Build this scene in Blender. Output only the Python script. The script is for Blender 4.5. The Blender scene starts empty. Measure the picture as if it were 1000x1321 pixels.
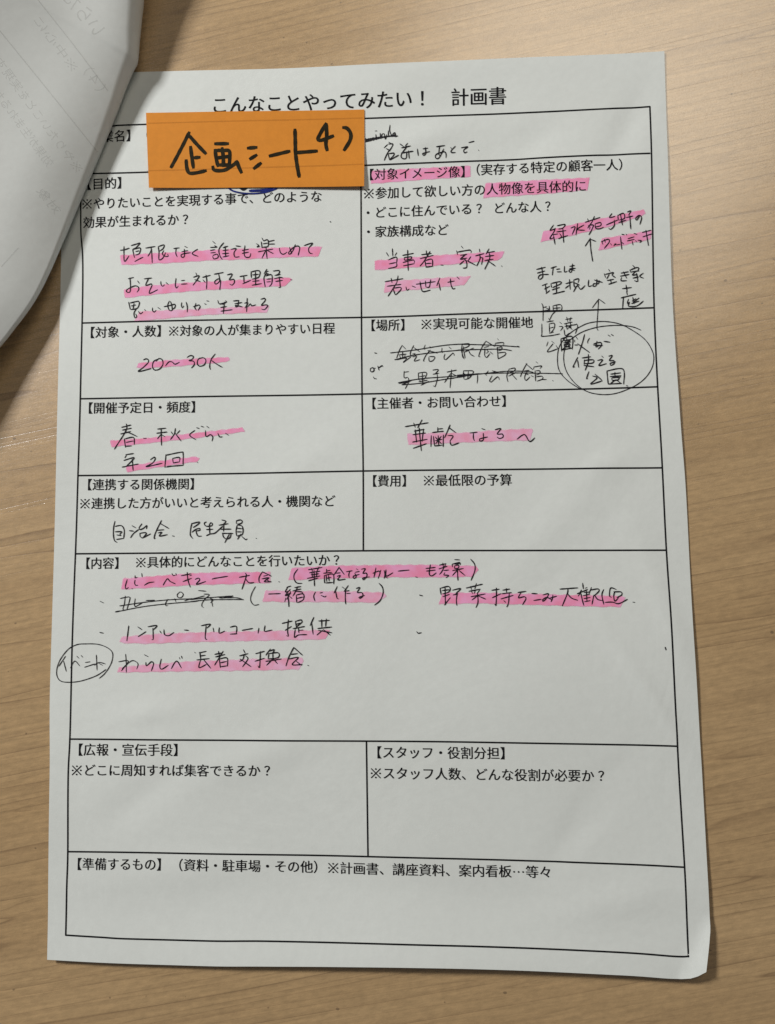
import bpy, bmesh, math, random
from mathutils import Vector, Matrix
from mathutils.bvhtree import BVHTree

SC = bpy.context.scene
COL = SC.collection
random.seed(7)

MM = 0.001
CAM_LOC = (22.883, -25.545, 252.722)          # millimetres above the desk, near the middle of the form
CAM_A, CAM_B, CAM_G, CAM_F = 0.078, 0.061, -0.012, 1000.0

def gauss(x, y, cx, cy, sx, sy, ang=0.0):
    c, s = math.cos(ang), math.sin(ang)
    u, v = (x-cx)*c+(y-cy)*s, -(x-cx)*s+(y-cy)*c
    return math.exp(-(u/sx)**2-(v/sy)**2)

DENTS = ((22, 121, 16, 5, 0.25, 0.6), (55, 117, 14, 5, 0.5, -0.5), (88, -62, 24, 2.2, -1.0, 0.4), (-72, -96, 16, 5, 0.6, -0.4),
         (-35, -84, 20, 6, 0.35, 0.45), (62, -10, 30, 7, 0.8, 0.35), (78, 8, 9, 4, 0.3, 0.3), (50, 24, 22, 4, -0.5, 0.3),
         (70, -100, 20, 4, 0.9, -0.4), (96, -40, 26, 4, -1.25, 0.35), (-60, -120, 30, 6, 0.1, 0.4), (20, -125, 40, 8, -0.1, -0.4),
         (-20, 10, 26, 7, 0.5, 0.25), (88, 120, 16, 4, 1.1, -0.4), (-70, -70, 12, 3, 0.15, 0.3), (75, -128, 22, 5, 0.2, 0.35))

def paper_z(x, y):
    """height (mm) of the printed side of the form above the desk"""
    z = 0.7
    z += 0.28*math.sin(x*0.052+0.9)*math.sin(y*0.043+0.4)
    z += 0.16*math.sin(x*0.021-y*0.085+1.3)+0.10*math.sin(x*0.11+y*0.05)
    # the bottom edge floats a little, most of all right of the middle
    z += 1.7*math.exp(-((y+152)/13.0)**2)*(0.25+0.75*gauss(x, 0, 25, 0, 75, 1e6))
    z += 0.8*math.exp(-((y+150)/30.0)**2)
    # dog-eared bottom right corner
    d = x*0.867-y*0.5-156.3
    if d > 0: z += d*0.24*min(1, d/0.8)
    # shallow dents and soft folds left by handling
    for cx, cy, sx, sy, ang, k in DENTS:
        z += k*gauss(x, y, cx, cy, sx, sy, ang)
    z += 0.5*math.exp(-((x+106)/7.0)**2)*(0.5+0.5*math.sin(y*0.06+1))
    z += 0.4*math.exp(-((y-147)/8.0)**2)*(0.5+0.5*math.sin(x*0.05))
    return max(z, 0.25)

ROLL_END = 66.0        # the roll runs straight into the rising sheet

def flip_frames():
    """silhouette of the turned-over page: (x, y, height, roll radius, lowest roll angle)"""
    out = []
    n = len(FLIP_XY)
    for i, (x, y, h, r, a) in enumerate(FLIP_XY):
        p, q = FLIP_XY[max(0, i-1)], FLIP_XY[min(n-1, i+1)]
        tx, ty = q[0]-p[0], q[1]-p[1]
        l = math.hypot(tx, ty)
        out.append((x, y, h, r, a, -ty/l, tx/l))     # outward normal, to the right of the fold
    return out

def flip_grid():
    rows = []
    nx, ny = -0.90, 0.436
    fr = flip_frames()
    s_end, c_end = math.sin(math.radians(ROLL_END))*0.9, math.cos(math.radians(ROLL_END))
    tops = [f[2]+f[3]*s_end for f in fr]
    for idx, (x, y, h, r, a, ox, oy) in enumerate(fr):
        ws = [(math.exp(-((q[0]-x)**2+(q[1]-y)**2)/900.0), tt) for q, tt in zip(fr, tops)]
        smooth = sum(p*q for p, q in ws)/sum(p for p, q in ws)
        row = []
        cx, cy = x-ox*r, y-oy*r
        run = max(0.06, min(1.0, (-40-a)/45.0))        # under side runs back towards the staple
        for d in (26, 18, 10, 4):
            d *= run
            row.append((cx+nx*d*0.8, cy+ny*d*0.8, max(h-r, paper_z(cx+nx*d, cy+ny*d)+0.5)))
        for k in range(15):
            f = math.radians(a+(ROLL_END-a)*k/14.0)
            row.append((cx+ox*r*math.cos(f), cy+oy*r*math.cos(f), h+r*math.sin(f)*0.9))
        for k in range(1, 34):
            d = k*4.0
            w = 1.3*math.sin(d*0.085+y*0.02)*min(1, d/20)+0.7*math.sin(y*0.07+d*0.03)*min(1, d/14)
            s = min(1, d/24.0); s = s*s*(3-2*s)
            top = tops[idx]*(1-s)+smooth*s
            row.append((cx+ox*r*c_end+nx*d, cy+oy*r*c_end+ny*d, top+0.16*d+3.6*(1-math.exp(-d/13.0))+0.0009*d*d+w))
        rows.append(row)
    return rows


# ------------------------------------------------------------ camera
cam_data = bpy.data.cameras.new('camera')
cam = bpy.data.objects.new('camera', cam_data)
COL.objects.link(cam)
cam_data.sensor_fit = 'VERTICAL'
cam_data.sensor_height = 24.0
cam_data.lens = CAM_F/1321.0*24.0
cam_data.clip_start = 0.005
cam_data.clip_end = 20.0
cam_data.dof.use_dof = True
cam_data.dof.focus_distance = 0.252
cam_data.dof.aperture_fstop = 40.0
cam.matrix_world = (Matrix.Translation(Vector(CAM_LOC)*MM) @
                    (Matrix.Rotation(CAM_G, 4, 'Z') @ Matrix.Rotation(CAM_B, 4, 'Y') @ Matrix.Rotation(CAM_A, 4, 'X')))
SC.camera = cam

# ------------------------------------------------------------ world and lamps (a room at evening, ceiling fittings)
world = bpy.data.worlds.new('World')
SC.world = world
world.use_nodes = True
bg = world.node_tree.nodes['Background']
bg.inputs[0].default_value = (1.0, 0.97, 0.92, 1)
bg.inputs[1].default_value = 0.065

def area(name, loc, aim, sx, sy, power, col):
    d = bpy.data.lights.new(name, 'AREA')
    d.shape = 'RECTANGLE'; d.size = sx; d.size_y = sy; d.energy = power; d.color = col
    o = bpy.data.objects.new(name, d); COL.objects.link(o)
    o.location = loc
    o.rotation_euler = (Vector(aim)-Vector(loc)).to_track_quat('-Z', 'Y').to_euler()
    return o
area('ceiling_lamp_left', (-1.22, 0.92, 1.04), (-0.02, 0.0, 0), 0.22, 0.30, 27.8, (1.0, 0.995, 0.985))
area('ceiling_lamp_ahead', (0.28, 0.69, 0.90), (0.03, 0.05, 0), 0.58, 0.52, 2.0, (1.0, 0.92, 0.79))

SC.view_settings.view_transform = 'Standard'
SC.view_settings.look = 'None'
SC.view_settings.exposure = 0.09
SC.view_settings.gamma = 1.0

FLIP_XY = [(-67.1, 206.2, 14.79, 7.2, -10), (-69.8, 192.1, 12.18, 6.75, -10), (-72.0, 180.4, 9.57, 6.3, -20), (-73.5, 170.6, 8.0, 5.85, -40), (-74.2, 166.0, 7.39, 5.58, -45), (-74.8, 161.8, 6.79, 5.4, -50), (-75.3, 158.2, 6.35, 5.22, -60), (-75.7, 154.3, 5.92, 4.86, -75), (-76.3, 150.7, 5.48, 4.59, -85), (-77.7, 148.3, 5.13, 4.32, -90), (-80.2, 143.2, 4.52, 3.96, -90), (-83.3, 135.3, 4.0, 3.51, -90), (-86.1, 128.4, 3.65, 3.24, -90), (-89.3, 120.4, 3.48, 2.97, -90), (-92.7, 112.0, 3.39, 2.7, -90), (-96.1, 103.6, 3.39, 2.43, -88), (-99.3, 95.1, 3.65, 2.16, -75), (-102.5, 86.6, 4.09, 1.8, -60), (-105.3, 78.9, 4.61, 1.62, -45), (-108.4, 71.5, 5.13, 1.44, -35), (-111.6, 65.2, 5.74, 1.35, -25), (-116.2, 58.2, 6.44, 1.26, -20), (-121.0, 51.5, 7.13, 1.17, -20), (-127.8, 43.1, 8.7, 1.17, -20), (-136.4, 33.1, 11.31, 1.17, -20), (-147.4, 22.6, 13.92, 1.17, -20), (-160.0, 10.9, 17.4, 1.17, -20)]
OUTLINE = {'left': [(-103.7, 150.0), (-103.7, 120.6), (-104.0, 87.4), (-103.7, 41.7), (-103.7, 15.2), (-103.9, -14.0), (-104.6, -60.6), (-103.6, -89.9), (-103.1, -126.4), (-102.8, -147.3)], 'bottom': [(-102.8, -147.3), (-77.6, -148.0), (-50.6, -148.2), (-32.7, -147.8), (-8.3, -147.4), (30.3, -147.1), (77.1, -148.4), (95.5, -149.2), (102.5, -146.6)], 'right': [(102.5, 147.7), (102.2, 114.1), (101.8, 84.9), (101.8, 58.3), (102.6, 22.4), (103.5, -2.4), (103.8, -41.5), (104.7, -89.3), (104.9, -112.6), (104.9, -131.7), (104.3, -137.7), (102.5, -146.6)], 'top': [(-103.7, 150.0), (-77.9, 149.8), (-6.4, 148.1), (62.0, 147.7), (102.5, 147.7)]}
STICKY = [(-74.4, 134.47), (1.49, 132.04), (1.21, 104.71), (-72.84, 107.26)]
RULES = ['-1977,2605 -1749,2610 -1485,2612 32,2581 1231,2568 1941,2573', '-1950,2271 -1884,2274 -1469,2267 28,2252 1222,2247 1927,2245', '-1919,1217 -952,1208 -4,1193 685,1195 1915,1197', '-1919,691 -878,685 -6,674 1179,671 1915,672', '-1926,168 -874,161 -3,160 1165,150 1926,143', '-1931,-357 -870,-362 -8,-363 1150,-377 1931,-386', '-1951,-1569 -866,-1575 2,-1579 728,-1586 1599,-1601 1950,-1609', '-1940,-2279 -864,-2289 5,-2294 809,-2307 1573,-2325 1962,-2339', '-1939,-2794 -1710,-2804 -1524,-2812 -1007,-2816 -658,-2809 -167,-2809 413,-2811 795,-2817 1548,-2838 1873,-2857 1957,-2856', '-1977,2605 -1955,2271 -1946,2067 -1942,1858 -1927,1676 -1920,1308 -1919,693 -1926,170 -1931,-283 -1948,-1005 -1948,-1567 -1951,-1799 -1940,-2279 -1941,-2527 -1939,-2794', '1941,2573 1937,2245 1923,1701 1915,1197 1917,672 1926,145 1931,-387 1939,-828 1950,-1606 1962,-2338 1957,-2856', '1,2253 -4,1192 -5,673 -2,158 -7,-363', '2,-1579 5,-2294']
HIGHLIGHTS = ['-1659,1684 -1417,1687 -1040,1695 -666,1693 -269,1690 -291,1625 -559,1626 -825,1623 -1024,1626 -1308,1618 -1654,1617', '-1627,1440 -1457,1459 -1199,1472 -932,1476 -488,1482 -472,1467 -517,1427 -772,1424 -1038,1420 -1332,1406 -1626,1383', '-1519,1281 -1170,1284 -629,1293 -639,1251 -1037,1248 -1357,1228 -1550,1217', '-1523,924 -1306,939 -906,949 -899,933 -921,919 -1269,898 -1492,890 -1530,896', '-1708,399 -1404,415 -1087,442 -810,469 -796,444 -1087,411 -1404,384 -1703,359', '-1596,222 -1350,257 -1123,279 -1101,270 -1112,249 -1349,220 -1595,187', '294,398 669,398 871,409 1101,414 1106,400 1090,342 769,339 295,327', '91,1580 487,1599 693,1603 949,1607 938,1575 907,1551 589,1536 91,1518', '157,1433 432,1441 723,1448 684,1392 431,1378 152,1361', '1210,1734 1462,1784 1716,1826 1872,1858 1878,1833 1847,1813 1663,1757 1410,1705 1196,1666', '1590,1671 1711,1684 1915,1713 1912,1659 1709,1619 1570,1593', '71,2211 392,2212 739,2214 739,2141 391,2134 70,2123', '837,2086 1166,2090 1523,2090 1512,2008 1215,1996 825,1989', '-1607,-528 -1390,-513 -1129,-497 -870,-494 -620,-496 -620,-563 -870,-568 -1155,-572 -1389,-585 -1614,-595', '-480,-471 -205,-460 150,-459 452,-462 725,-473 735,-497 696,-539 401,-539 99,-535 -205,-540 -497,-547', '-652,-616 -345,-624 -105,-629 128,-639 137,-659 81,-699 -207,-691 -511,-689 -667,-683', '502,-643 748,-645 1044,-656 1338,-666 1634,-674 1658,-687 1629,-741 1336,-733 994,-719 747,-710 482,-710', '-1611,-911 -1386,-894 -1153,-886 -664,-879 -233,-876 -243,-905 -259,-932 -562,-935 -1178,-944 -1437,-952 -1602,-946 -1621,-938', '-1629,-1110 -1384,-1088 -1152,-1072 -767,-1061 -408,-1053 -405,-1073 -431,-1123 -767,-1129 -1177,-1132 -1634,-1138']
PRINTED = [('こんなことやってみたい！\u3000計画書', [-51.71, 136.07, 49.81, 134.66, 6.64]), ('【事業名】（', [-98.78, 126.71, -72.97, 126.8, 4.52]), ('【目的】', [-97.84, 109.83, -80.16, 109.92, 4.43]), ('※やりたいことを実現する事で、どのような', [-97.09, 102.93, -13.15, 102.2, 4.32]), ('効果が生まれるか？', [-96.48, 96.31, -58.28, 95.92, 4.35]), ('【対象イメージ像】', [0.38, 109.23, 37.82, 108.72, 4.3]), ('（実存する特定の顧客一人）', [36.27, 109.27, 90.0, 108.65, 4.36]), ('※参加して欲しい方の人物像を具体的に', [0.58, 102.69, 75.29, 101.73, 4.38]), ('・どこに住んでいる？', [0.26, 95.89, 41.66, 95.58, 4.29]), ('どんな人？', [44.23, 95.47, 64.3, 95.32, 4.25]), ('・家族構成など', [0.33, 89.2, 29.39, 88.71, 4.28]), ('【対象・人数】', [-95.59, 57.35, -65.64, 57.05, 4.27]), ('※対象の人が集まりやすい日程', [-66.04, 57.01, -9.03, 56.19, 4.14]), ('【開催予定日・頻度】', [-95.68, 31.27, -53.87, 30.78, 4.17]), ('【場所】', [0.46, 56.76, 16.74, 56.64, 4.23]), ('※実現可能な開催地', [19.31, 56.69, 56.56, 56.19, 4.18]), ('【主催者・お問い合わせ】', [0.47, 30.35, 49.57, 30.05, 4.15]), ('【連携する関係機関】', [-95.5, 5.23, -54.04, 4.78, 4.13]), ('※連携した方がいいと考えられる人・機関など', [-95.76, -1.11, -9.3, -1.72, 4.15]), ('【内容】', [-95.49, -21.12, -79.24, -21.2, 4.12]), ('※具体的にどんなことを行いたいか？', [-76.36, -21.03, -7.17, -21.11, 4.07]), ('【費用】', [0.48, 4.6, 16.5, 4.4, 4.14]), ('※最低限の予算', [19.28, 4.43, 48.43, 4.16, 4.12]), ('【広報・宣伝手段】', [-97.09, -81.9, -58.58, -81.88, 4.2]), ('※どこに周知すれば集客できるか？', [-96.86, -88.4, -29.9, -88.33, 4.08]), ('【準備するもの】', [-96.28, -117.85, -63.8, -117.85, 4.06]), ('（資料・駐車場・その他）', [-63.29, -117.89, -13.08, -118.24, 4.03]), ('※計画書、講座資料、案内看板…等々', [-12.95, -118.36, 57.75, -119.0, 4.01]), ('【スタッフ・役割分担】', [0.87, -82.49, 46.54, -82.77, 4.1]), ('※スタッフ人数、どんな役割が必要か？', [0.93, -88.94, 75.84, -89.75, 4.09])]
GHOST_TEXT = [('いらたみてっや', [-85.9, 156.1, -110.6, 185.1], 6.5), ('※中心に', [-94.8, 144.0, -106.6, 160.2], 3.6), ('（４）', [-85.3, 136.3, -93.2, 147.6], 4.5), ('※やりたいことを実現する', [-95.1, 111.6, -121.3, 149.0], 3.6), ('効果が生まれるか', [-103.6, 112.2, -120.2, 136.1], 3.6), ('対象', [-102.1, 97.2, -107.6, 104.4], 3.6)]
GHOST_RULES = [[(-105.4, 165.4), (-95.2, 152.4), (-85.4, 139.0)], [(-117.7, 154.7), (-103.9, 137.2), (-90.1, 119.4)], [(-119.2, 77.5), (-114.1, 84.1)]]
BLUE = ['-907,2125 -869,2102 -800,2085 -719,2080 -639,2089 -570,2112', '-762,2101 -666,2101 -602,2111', '-826,2121 -805,2112 -784,2120']
MARKER = '-1182,2532 -1220,2452 -1269,2355 -1305,2286|-1181,2508 -1122,2438 -1065,2375|-1171,2428 -1162,2357 -1150,2278|-1150,2348 -1107,2350|-1201,2333 -1195,2276 -1178,2241 -1129,2240 -1063,2253|-1000,2442 -910,2439|-1000,2399 -991,2332 -979,2282|-991,2394 -943,2392 -902,2386 -898,2336 -902,2278|-987,2340 -902,2348|-951,2409 -943,2346 -942,2280|-1015,2280 -1003,2254 -934,2251 -862,2293 -849,2309 -837,2275 -817,2229|-975,2290 -902,2286|-773,2401 -713,2404|-757,2323 -713,2349|-730,2254 -683,2290|-622,2339 -486,2368|-448,2521 -446,2434 -444,2352 -434,2269 -419,2182|-438,2356 -298,2362|-233,2554 -265,2502 -290,2449 -266,2438 -186,2465|-233,2549 -230,2475 -236,2410 -228,2365|-117,2521 -90,2514 -66,2476 -71,2427 -111,2360'
HANDWRITING = {
 '垣根なく誰でも楽しめて': '-1661,1720 -1630,1723 -1598,1733|-1635,1746 -1635,1702 -1629,1639 -1599,1677|-1585,1750 -1553,1758 -1523,1765 -1554,1731 -1572,1722 -1566,1687 -1559,1664|-1564,1723 -1526,1732 -1518,1720 -1528,1690 -1553,1681|-1552,1706 -1529,1711|-1557,1636 -1528,1651 -1500,1664|-1483,1728 -1417,1737|-1445,1732 -1439,1686 -1435,1623|-1442,1717 -1453,1690 -1466,1670|-1395,1734 -1389,1692 -1388,1642 -1365,1649 -1351,1671 -1343,1690|-1392,1736 -1354,1746 -1361,1720 -1385,1703|-1355,1706 -1366,1683 -1343,1663 -1323,1665 -1328,1678|-1287,1717 -1248,1721|-1270,1719 -1272,1691 -1270,1676 -1262,1658|-1210,1729 -1193,1721|-1230,1692 -1189,1699|-1213,1710 -1212,1658 -1230,1654 -1235,1669 -1215,1678 -1170,1683|-1121,1706 -1158,1677 -1117,1655|-1016,1757 -999,1741|-1032,1715 -987,1716 -1004,1726|-1032,1693 -1000,1698|-1029,1676 -997,1678|-1014,1658 -985,1665 -978,1642 -1008,1633 -1015,1651|-940,1744 -968,1710 -973,1683 -964,1649 -950,1629|-945,1709 -911,1719|-930,1719 -926,1647|-945,1690 -908,1692|-949,1667 -905,1669|-945,1644 -904,1651|-889,1695 -853,1699 -868,1671 -862,1641 -832,1641|-855,1718 -823,1713|-793,1717 -799,1668 -790,1638 -761,1636 -753,1660|-812,1684 -769,1691|-812,1663 -768,1671|-715,1727 -698,1717 -711,1704 -691,1708|-676,1766 -666,1746|-681,1739 -676,1697|-665,1745 -636,1751 -635,1707 -672,1701|-668,1725 -639,1729|-633,1739 -592,1747|-631,1721 -590,1721|-702,1670 -601,1685|-648,1696 -641,1620|-651,1674 -676,1625|-641,1677 -599,1654|-557,1690 -549,1658 -529,1646 -505,1660|-488,1694 -472,1648|-448,1712 -464,1670 -485,1645 -494,1656 -464,1689 -431,1701 -418,1684 -429,1635|-389,1702 -331,1718 -357,1682 -352,1651 -332,1643',
 'お互いに対する理解': '-1601,1516 -1564,1524|-1589,1523 -1584,1450 -1589,1421 -1610,1424 -1608,1440 -1556,1464 -1529,1455 -1526,1436 -1538,1419|-1535,1498 -1524,1482|-1490,1511 -1437,1515|-1459,1512 -1478,1465 -1438,1475 -1434,1463 -1452,1408 -1394,1431|-1373,1488 -1372,1469 -1360,1453 -1348,1464|-1336,1479 -1321,1465|-1268,1506 -1272,1461 -1264,1437 -1252,1452|-1231,1489 -1209,1491|-1231,1464 -1190,1465|-1131,1540 -1125,1525|-1148,1510 -1108,1520 -1126,1487 -1150,1454|-1138,1493 -1100,1478|-1085,1507 -1031,1520|-1061,1523 -1055,1477 -1057,1425|-1081,1489 -1066,1471|-1005,1526 -942,1536|-975,1531 -967,1478 -994,1456 -1000,1475 -975,1493 -960,1474 -966,1416|-915,1518 -880,1522 -900,1483 -870,1486 -865,1463 -881,1445 -896,1453|-828,1503 -777,1510|-801,1506 -798,1455|-808,1451 -753,1474|-751,1534 -749,1492|-749,1532 -710,1540 -689,1531 -699,1494 -744,1481|-740,1511 -699,1514|-721,1535 -719,1438|-740,1466 -695,1469|-744,1439 -679,1448|-642,1547 -662,1515|-651,1528 -632,1533|-654,1511 -632,1516|-643,1522 -662,1489 -654,1425|-651,1500 -610,1506 -608,1449 -625,1427|-643,1477 -613,1479|-643,1458 -617,1459|-599,1532 -558,1534 -562,1511 -588,1501|-580,1501 -550,1507|-591,1479 -547,1486 -532,1480|-582,1459 -536,1465|-558,1492 -551,1417 -562,1416|-480,1469 -474,1467',
 '思いやりが生まれる': '-1595,1351 -1583,1301|-1585,1345 -1527,1356 -1519,1345 -1534,1307 -1579,1299|-1576,1324 -1545,1330|-1557,1342 -1564,1301|-1537,1307 -1556,1274 -1550,1240 -1536,1247 -1544,1266|-1526,1284 -1510,1266 -1495,1279|-1483,1296 -1475,1286|-1428,1306 -1428,1288 -1416,1275 -1403,1287|-1390,1306 -1373,1294|-1348,1311 -1308,1318 -1273,1325 -1274,1302 -1289,1291|-1312,1349 -1323,1319 -1311,1285 -1292,1284 -1295,1318 -1304,1345|-1226,1335 -1229,1316 -1222,1299 -1213,1312|-1196,1338 -1188,1307 -1188,1268|-1146,1304 -1106,1316 -1099,1304 -1113,1278|-1129,1328 -1136,1298 -1124,1279|-1069,1322 -1058,1318|-1054,1342 -1041,1340|-978,1343 -967,1318 -918,1329|-926,1339 -918,1333 -948,1313|-959,1293 -918,1299|-933,1330 -940,1251|-957,1267 -879,1275|-872,1335 -833,1338|-862,1315 -814,1323|-836,1338 -842,1297 -855,1292 -859,1305 -810,1292|-777,1351 -781,1257|-796,1317 -773,1320 -792,1284|-773,1291 -755,1312 -747,1297 -729,1300 -719,1304|-684,1340 -658,1346 -654,1331 -680,1298 -651,1301 -636,1294 -658,1268 -677,1272',
 '20〜30人': '-1487,947 -1467,954 -1452,946 -1455,926 -1485,897 -1521,868 -1434,886|-1384,950 -1414,936 -1424,902 -1410,876 -1376,881 -1352,912 -1358,945 -1381,953 -1399,935|-1334,902 -1310,929 -1287,926 -1269,911 -1239,924|-1187,956 -1165,968 -1144,962 -1150,944 -1174,933 -1143,929 -1137,906 -1157,883|-1083,951 -1109,943 -1117,913 -1102,894 -1072,901 -1058,927 -1065,945 -1083,953|-995,975 -1021,940 -1033,896 -1028,870|-1018,929 -980,902 -947,883',
 '春・秋ぐらい': '-1633,490 -1569,505|-1628,471 -1566,483|-1639,445 -1570,461|-1601,513 -1597,492 -1610,454 -1681,342|-1599,458 -1565,445 -1527,426|-1613,411 -1605,354|-1610,411 -1551,420 -1545,372|-1600,387 -1552,396|-1602,361 -1564,363|-1482,412 -1463,411|-1387,473 -1330,478|-1393,445 -1322,452|-1362,475 -1359,362|-1362,439 -1386,407|-1358,434 -1336,420|-1293,452 -1282,435|-1265,475 -1272,437 -1298,400|-1234,460 -1255,437|-1266,442 -1226,389|-1133,458 -1167,427 -1126,396|-1120,476 -1103,471|-1089,485 -1073,480|-1051,484 -1037,474|-1060,456 -1055,415 -1027,427 -1010,412 -1015,384|-975,435 -965,411 -946,411|-923,434 -904,421',
 '年2回': '-1602,304 -1549,311|-1597,302 -1608,283|-1615,265 -1544,282 -1596,227|-1626,220 -1515,239|-1558,273 -1550,196|-1434,266 -1406,284 -1401,270 -1420,242 -1462,219 -1353,241|-1328,299 -1334,212|-1328,295 -1225,313 -1211,304 -1210,224|-1324,214 -1300,219 -1210,224|-1282,272 -1277,241|-1282,272 -1236,278 -1234,252|-1277,241 -1234,248|-1114,242 -1110,240',
 '自治会、民生委員': '-1667,-143 -1675,-183 -1676,-230 -1668,-271 -1651,-284|-1665,-178 -1632,-172 -1613,-181 -1602,-210 -1606,-259|-1665,-214 -1618,-214 -1633,-230 -1625,-236|-1652,-235 -1625,-240|-1654,-265 -1609,-259|-1550,-175 -1525,-189|-1568,-208 -1539,-211|-1559,-255 -1539,-227 -1505,-201|-1484,-163 -1503,-191 -1497,-202 -1474,-194 -1450,-175 -1453,-197|-1497,-225 -1494,-248|-1497,-227 -1465,-222 -1452,-228 -1478,-258 -1491,-249|-1478,-258 -1423,-231|-1351,-143 -1374,-188 -1394,-234 -1399,-265 -1391,-261|-1361,-162 -1301,-197|-1379,-208 -1334,-205|-1373,-226 -1347,-222 -1365,-247 -1310,-238|-1276,-247 -1263,-249|-1148,-168 -1093,-157 -1101,-171 -1136,-194 -1122,-185|-1145,-165 -1153,-205 -1154,-244 -1138,-266|-1144,-225 -1116,-205 -1090,-200 -1089,-211 -1115,-217|-1118,-208 -1112,-234 -1101,-251 -1079,-251|-1047,-158 -1060,-164 -1058,-178 -1044,-187 -1009,-183 -1005,-170 -1018,-164 -1026,-178|-1027,-173 -1023,-241|-1046,-209 -1003,-207|-1046,-249 -1020,-238 -989,-233 -957,-205|-943,-147 -915,-155 -929,-172|-962,-181 -900,-172|-929,-169 -931,-222|-937,-188 -980,-227|-952,-208 -880,-208|-940,-235 -868,-237|-937,-233 -931,-259 -911,-273 -888,-265 -880,-240|-891,-240 -908,-271 -922,-297|-843,-153 -846,-170 -834,-177|-846,-154 -817,-148 -806,-157 -812,-171 -837,-176|-840,-184 -847,-221 -843,-252|-837,-182 -809,-188 -800,-216 -806,-244 -840,-255|-840,-203 -806,-207|-840,-227 -809,-227|-814,-241 -837,-276|-808,-258 -780,-281 -773,-274|-714,-271 -710,-272',
 '華齢なる〜': '277,448 430,471|334,471 343,443|389,491 359,439|335,417 402,428|327,393 410,403|324,344 421,361|328,303 415,332|369,439 381,286|343,427 351,343|398,430 387,347|491,438 491,409|491,428 523,430|455,405 528,413|448,385 444,312|462,380 468,316|527,388 524,310|474,350 517,359|493,384 495,321|474,375 512,330|513,379 476,331|468,316 516,320|572,454 552,407 535,369|562,437 609,401|556,383 590,379 570,348|570,348 579,319 627,333|700,397 748,401|724,399 722,365 728,345|778,424 799,417|787,393 786,349 762,343 762,356 815,368|864,415 902,421 877,386 911,385 915,365 891,356 877,366|1005,349 1053,378 1085,332 1119,355',
 'crossed-out word': '36,2441 40,2418 54,2438 61,2419 76,2438|86,2445 90,2422|101,2489 113,2489|106,2463 108,2427|135,2471 139,2433 149,2465 162,2467|164,2464 171,2426 180,2458|203,2525 200,2485 216,2442|191,2486 191,2444|216,2456 236,2469 238,2440 252,2444|34,2432 144,2444 256,2444|34,2416 117,2434 243,2454',
 '名前はあとで': '193,2403 206,2395|184,2387 161,2366|190,2390 220,2389 210,2362 183,2328 160,2279|175,2360 201,2343|187,2323 196,2282|189,2323 228,2325 223,2308 200,2282 259,2310|269,2386 291,2368|321,2387 305,2370|278,2358 340,2368|313,2361 277,2314 281,2289 308,2286 315,2330|326,2336 330,2285|277,2323 357,2332|386,2346 391,2302|424,2345 457,2349|440,2355 442,2312 426,2301 419,2312 469,2326|514,2356 571,2363|536,2357 530,2304 544,2294|564,2340 530,2279 508,2282 513,2305 566,2321 579,2302 577,2279|611,2348 620,2337|642,2356 615,2328 615,2314 642,2313|682,2344 726,2349 699,2329 703,2308 721,2315|733,2378 769,2386|797,2324 799,2320',
 '当事者、家族': '168,1634 181,1610|208,1660 210,1609|237,1631 225,1613|181,1583 234,1601 236,1562|185,1555 229,1563|180,1524 233,1535 234,1563|276,1611 349,1622|310,1646 312,1505|287,1595 336,1599 336,1586 291,1577 287,1592|278,1561 349,1576 353,1556|280,1538 353,1550|402,1610 468,1616|435,1636 437,1604|393,1583 481,1602|460,1630 419,1564 392,1533|425,1568 432,1523|428,1568 472,1575 475,1525|430,1547 467,1548|430,1523 474,1527|530,1534 546,1531|669,1657 679,1643|637,1627 642,1600|644,1618 727,1628 731,1609|661,1594 705,1599|696,1597 660,1567 704,1574|678,1575 699,1552 701,1511 677,1506|686,1557 655,1531|730,1582 712,1556|704,1556 760,1523|788,1632 790,1612|761,1586 818,1600|788,1598 791,1566 768,1518|790,1571 809,1570 799,1526|852,1632 831,1596|836,1604 888,1612|826,1579 883,1585|821,1552 878,1559|853,1600 854,1564 820,1493|847,1546 890,1513',
 '若い世代': '932,1512 935,1507|155,1433 276,1450|197,1456 203,1425|244,1471 236,1430|170,1401 263,1411|236,1426 205,1377 175,1333|209,1386 222,1343|214,1386 258,1391 262,1375 226,1340|296,1392 302,1369 317,1378|337,1397 359,1387|364,1408 491,1421|390,1425 398,1375 411,1356 457,1365|426,1428 428,1387|461,1435 451,1386 429,1387|522,1444 501,1393|516,1411 524,1361|574,1413 618,1420|592,1437 596,1394 608,1367 622,1371|636,1448 651,1432',
 '緑水苑与野の': '1280,1777 1256,1740 1291,1753|1287,1738 1253,1685 1282,1692|1291,1755 1278,1722|1266,1710 1307,1715|1278,1705 1286,1646|1304,1771 1355,1778 1340,1753 1312,1748|1299,1729 1360,1735|1340,1753 1343,1656|1319,1716 1330,1694 1310,1682|1330,1690 1371,1701|1393,1751 1421,1758 1400,1708|1438,1780 1424,1703|1478,1768 1433,1740 1481,1732|1487,1786 1584,1815|1503,1809 1511,1787|1548,1824 1533,1791|1535,1791 1502,1746|1506,1762 1539,1765 1525,1728 1508,1701|1518,1753 1513,1737|1551,1773 1587,1780 1587,1759 1554,1752|1551,1773 1554,1743 1578,1738 1604,1747|1662,1838 1645,1811 1681,1818|1623,1762 1697,1792|1676,1793 1675,1755 1650,1731 1639,1740|1700,1826 1702,1792|1702,1824 1738,1837 1743,1803 1709,1792|1718,1829 1728,1757|1704,1775 1753,1790|1763,1845 1787,1852 1770,1823|1754,1807 1798,1816|1778,1819 1781,1729|1843,1817 1821,1788 1815,1801 1839,1819 1854,1804 1841,1758',
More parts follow.
